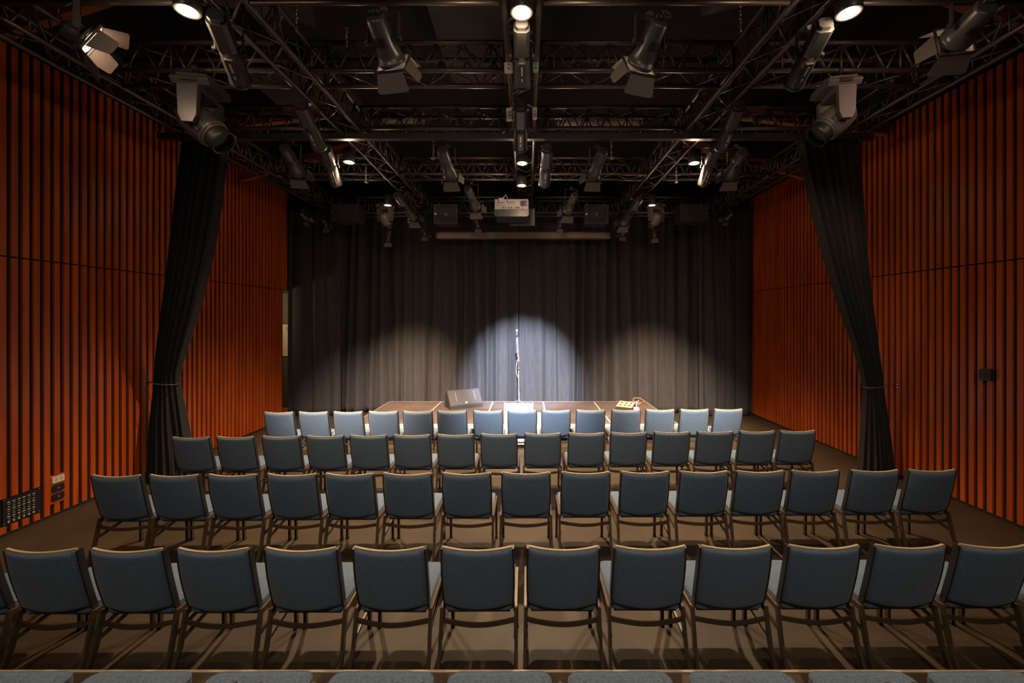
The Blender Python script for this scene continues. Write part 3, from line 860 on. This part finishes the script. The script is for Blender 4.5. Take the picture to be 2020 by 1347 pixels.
# junction boxes on the central truss
for px,py,Y,w,h,lb in ((1003,131,3.72,.075,.075,'pale junction plate left of the big central spotlight'),(1057,130,3.72,.05,.07,'greenish pale junction plate right of the big central spotlight'),
                     (1006,224,4.6,.085,.13,'pale tall junction box left of the middle central spotlight'),(1055,222,4.6,.05,.12,'pale narrow junction box right of the middle central spotlight')):
    p = at(px,py,Y)
    o = MB().bevbox((p.x-w/2,Y,p.z-h/2),(p.x+w/2,Y+.045,p.z+h/2),.006,1).build('junction_box', M['cream'] if 'greenish' not in lb else mat('green_plate',(.30,.52,.24),.5))
    tag(o, lb, 'junction box', 'junction boxes on the central truss')
    for dz in (-.018,.018): MB().lathe([(0,.008),(-.004,.007)],1,10,(p.x,Y-.0005,p.z+dz)).build('screw', M['glide'], o)

# ------------------------------------------------------------------ things on and before the stage
def wedge():
    o = thing('floor_monitor', (at(921,800,8.72).x, 8.72, SH+.001), 'black wedge floor monitor standing on the stage', 'floor monitor', None, .5)
    w = .72
    prof = [(0,.0),(.42,.0),(.40,.20),(.30,.36),(.24,.365),(.0,.075)]
    MB().prism(prof,0,-w/2,w/2).build('cabinet', M['cabinet'], o)
    n = Vector((0,-.29,.24)).normalized()
    def on(u, t, k): return Vector((u, .0+.24*t, .075+.29*t)) + n*k
    g = MB()
    vs = [on(u,t,k) for k in (.001,.010) for (u,t) in ((-w/2+.02,.03),(w/2-.02,.03),(w/2-.02,.97),(-w/2+.02,.97))]
    g.add(vs,[(0,3,2,1),(4,5,6,7),(0,1,5,4),(1,2,6,5),(2,3,7,6),(3,0,4,7)])
    g.build('grille', M['grille'], o)
    tr_ = MB()
    for u in (-.20,.22): tr_.bar(on(u,.25,.013),on(u,.85,.013),.016,.006,n)
    tr_.build('grille_bar', M['fixture2'], o)
    MB().add([on(u,t,k) for k in (.0105,.014) for (u,t) in ((-.018,.10),(.018,.10),(.018,.19),(-.018,.19))],[(0,3,2,1),(4,5,6,7),(0,1,5,4),(1,2,6,5),(2,3,7,6),(3,0,4,7)]).build('badge', M['white'], o)
    MB().prism([(.12,.06),(.30,.06),(.30,.12),(.24,.20),(.19,.19),(.12,.11)],0,-w/2-.004,-w/2-.0005).build('handle_recess', M['glide'], o)
wedge()

ms = thing('microphone_stand', (at(1023,797,8.85).x, 8.85, SH+.001), 'slim microphone stand in the cool spotlight on stage', 'microphone stand')
for a in (90,210,330):
    ca, sa = math.cos(math.radians(a)), math.sin(math.radians(a))
    MB().tube([(0,0,.16),(.26*ca,.26*sa,.012)],.008,8).build('leg', M['chrome'], ms)
MB().tube([(0,0,.10),(0,0,.82)],.009,10).tube([(0,0,.80),(-.005,0,1.12)],.008,8).build('pole', M['chrome'], ms)
MB().lathe([(0,.018),(.05,.018)],2,12,(0,0,.80)).build('clutch', M['fixture'], ms)
MB().tube([(-.005,0,1.02),(-.02,-.02,1.3),(-.035,-.04,1.50)],.008,8).tube([(-.005,0,1.10),(.03,.03,.94)],.008,8).build('boom', M['chrome'], ms)
cp = []
for k in range(160):
    t = k/159; z = 1.50-.42*t; a = 2*PI*11*t
    cp.append((-.03+.022*t+.022*math.cos(a), -.03+.02*t+.022*math.sin(a), z))
cp += [(-.035,-.02,1.0),(-.05,-.01,.85),(-.045,0,.72),(0,-.012,.62),(.01,-.012,.3),(.02,-.02,.02),(.10,-.12,.008)]
MB().tube(cp,.0038,6).build('cable', M['proj'], ms)
mc = thing('microphone', (ms.location.x-.035, 8.81, SH+1.50), 'handheld microphone clipped on top of the stand', 'microphone')
MB().lathe([(0,.011),(.12,.016)],2,14).build('body', M['fixture'], mc)
MB().lathe([(.12,.017),(.13,.026),(.155,.028),(.175,.020),(.182,.004)],2,16).build('grille', M['mic'], mc)

p = at(1230,810,8.45)
sb = thing('stage_box', (p.x-.02, 8.35, SH+.001), 'stage box with connectors, top coloured as lit orange, at the right of the stage', 'stage box', None, -.55)
MB().prism([(0,0),(.26,0),(.26,.17),(.0,.10)],0,-.17,.17).build('case', M['cabinet'], sb)
q = MB()
for i in range(2):
    for j in range(3): q.lathe([(0,.024),(.012,.024),(.012,.016)],2,12,(-.10+.10*j,.085+.1*i,.125+.027*i))
q.build('socket', M['glide'], sb)
tp = MB(); tp.add([(-.165,.005,.104),(.165,.005,.104),(.165,.255,.171),(-.165,.255,.171),(-.165,.005,.110),(.165,.005,.110),(.165,.255,.177),(-.165,.255,.177)],[(0,3,2,1),(4,5,6,7),(0,1,5,4),(1,2,6,5),(2,3,7,6),(3,0,4,7)])
tp.build('connector_panel', M['edge'], sb)  # tan here is orange light on a brown top, put into the colour
wc = MB().bevbox((p.x+.12,8.06,SH+.001),(p.x+.22,8.16,SH+.15),.015,2).build('power_adapter', M['white'])
tag(wc, 'small white box standing against the stage box', 'power box')
MB().tube([(p.x+.17,8.11,SH+.152),(p.x+.18,8.14,SH+.24),(p.x+.26,8.25,SH+.27)],.006,6).build('cord', M['white'], wc)
pc = at(1248,788,9.15)
pts = []
for k in range(90):
    a = 2*PI*k/30; r = .13+.02*math.sin(k*1.3)
    pts.append((pc.x+r*1.3*math.cos(a), 9.15+.6*r*math.sin(a), SH+.012+.006*(k//30)+.004*math.sin(k)))
pts += [(pc.x-.02,9.1,SH+.08),(pc.x+.02,9.1,SH+.15),(pc.x+.14,9.1,SH+.15),(pc.x+.25,9.12,SH+.08),(pc.x+.30,9.15,SH+.01)]
cc = MB().tube(pts,.008,6).build('coiled_cable', M['orange']); tag(cc,'untidy coil of orange cable on the stage behind the stage box','cable')
q = MB().bevbox((pc.x-.01,9.12,SH+.001),(pc.x+.09,9.17,SH+.075),.01,1).build('cable_connector', M['purple'])
tag(q,'small violet connector lying inside the coil of orange cable','connector')

wb = thing('white_board', (at(1023,850,7.2).x, 7.27, 0), 'white upright board standing at the front edge of the stage', 'board')
MB().bevbox((-.24,-.012,.06),(.24,.012,.785),.004,1).build('panel', M['white'], wb)
for sx in (-1,1):
    MB().bar((sx*.2,.0,.06),(sx*.2,.0,.012),.03,.022,(0,1,0)).box((sx*.2-.015,-.10,0),(sx*.2+.015,.10,.014)).build('foot', M['alu'], wb)
for sx in (-1,1): MB().cbox((sx*.2503,0,.43),(.019,.036,.74)).build('side_frame', M['alu'], wb)
ub = MB().bevbox((at(1060,824,7.3).x,7.27,.001),(at(1071,824,7.3).x,7.37,.60),.008,2).build('utility_post', M['cream'])
tag(ub,'narrow cream post standing right beside the white upright board','post')

# ------------------------------------------------------------------ lights
def spot(loc, aim, power, deg, blend, col, r=.05):
    l = bpy.data.lights.new('lamp','SPOT'); l.energy = power; l.spot_size = math.radians(deg); l.spot_blend = blend; l.color = col; l.shadow_soft_size = r
    o = bpy.data.objects.new('lamp_beam', l); C.objects.link(o); o.location = loc
    o.rotation_euler = (Vector(aim)-Vector(loc)).to_track_quat('-Z','Y').to_euler()
    return o
def point(loc, power, col, r=.08):
    l = bpy.data.lights.new('lamp','POINT'); l.energy = power; l.color = col; l.shadow_soft_size = r
    o = bpy.data.objects.new('lamp_glow', l); C.objects.link(o); o.location = loc
WARM = (1,.72,.46)
for k, p in enumerate(cans):
    pw = 130 if k < 3 else 860 if k < 7 else 620
    dg = 118 if k < 7 else 86
    spot(p+Vector((0,0,-.02)), p+Vector((0,0,-2)), pw, dg, 1., WARM, .05)
    point(p+Vector((0,0,-.05)), 11 if k < 7 else 4, WARM, .05)
# the stage spot thrown by the central profile
pf = pz(1027,291,4.32)
spot(pf+Vector((0,.06,-.03)), at(1030,760,9.95), 12500, 31, .75, (.64,.76,1), .03)
# stage wash thrown by the big front profiles and the pair behind them
for k, aim, pw, dg, col in ((0,(-2.9,8.0,.4),4200,44,(1,.86,.74)),(1,(0,7.9,.4),4000,42,(.92,.93,1)),(2,(2.7,8.0,.4),4200,44,(1,.86,.74)),
                       (3,(-2.7,9.3,1.0),2300,30,(1,.74,.50)),(5,(2.9,9.3,1.0),2300,30,(1,.74,.50))):
    q = pz(*PR[k][1], PR[k][3])
    spot(q+Vector((0,.05,-.03)), aim, pw, dg, 1., col, .04)
# added unseen spots behind the camera, to brighten the chair backs
for x in (-2.4,0,2.4):
    spot((x,-.6,4.6), (x*.9,5.0,.4), 150, 95, .9, (1,.86,.70), .12)
# lamp in the side passage
point((-6.6,9.3,2.6), 30, (1,.72,.42))
# output of the four big barn door lights
for k,(a,b_,lb,lt) in enumerate(FR[:4]):
    f0 = pz(*b_); d = (f0-pz(*a)).normalized()
    spot(f0+d*.02, f0+d*2+Vector((0,0,-1.0)), 90, 60, .8, (1,.74,.52), .06)

w = bpy.data.worlds.new('World'); bpy.context.scene.world = w; w.use_nodes = True
w.node_tree.nodes['Background'].inputs[0].default_value = (.01,.009,.008,1)

# ------------------------------------------------------------------ camera
cam = bpy.data.cameras.new('camera'); co = bpy.data.objects.new('camera', cam); C.objects.link(co)
co.location = (0,0,H); co.rotation_euler = (PI/2,0,0)
cam.sensor_width = 36; cam.lens = F/2020*36; cam.clip_start = .05
cam.shift_x = -(CX-1010)/2020; cam.shift_y = -(673.5-CY)/2020
sc = bpy.context.scene; sc.camera = co
sc.view_settings.view_transform = 'Standard'; sc.view_settings.look = 'None'; sc.view_settings.gamma = 1; sc.view_settings.exposure = .2
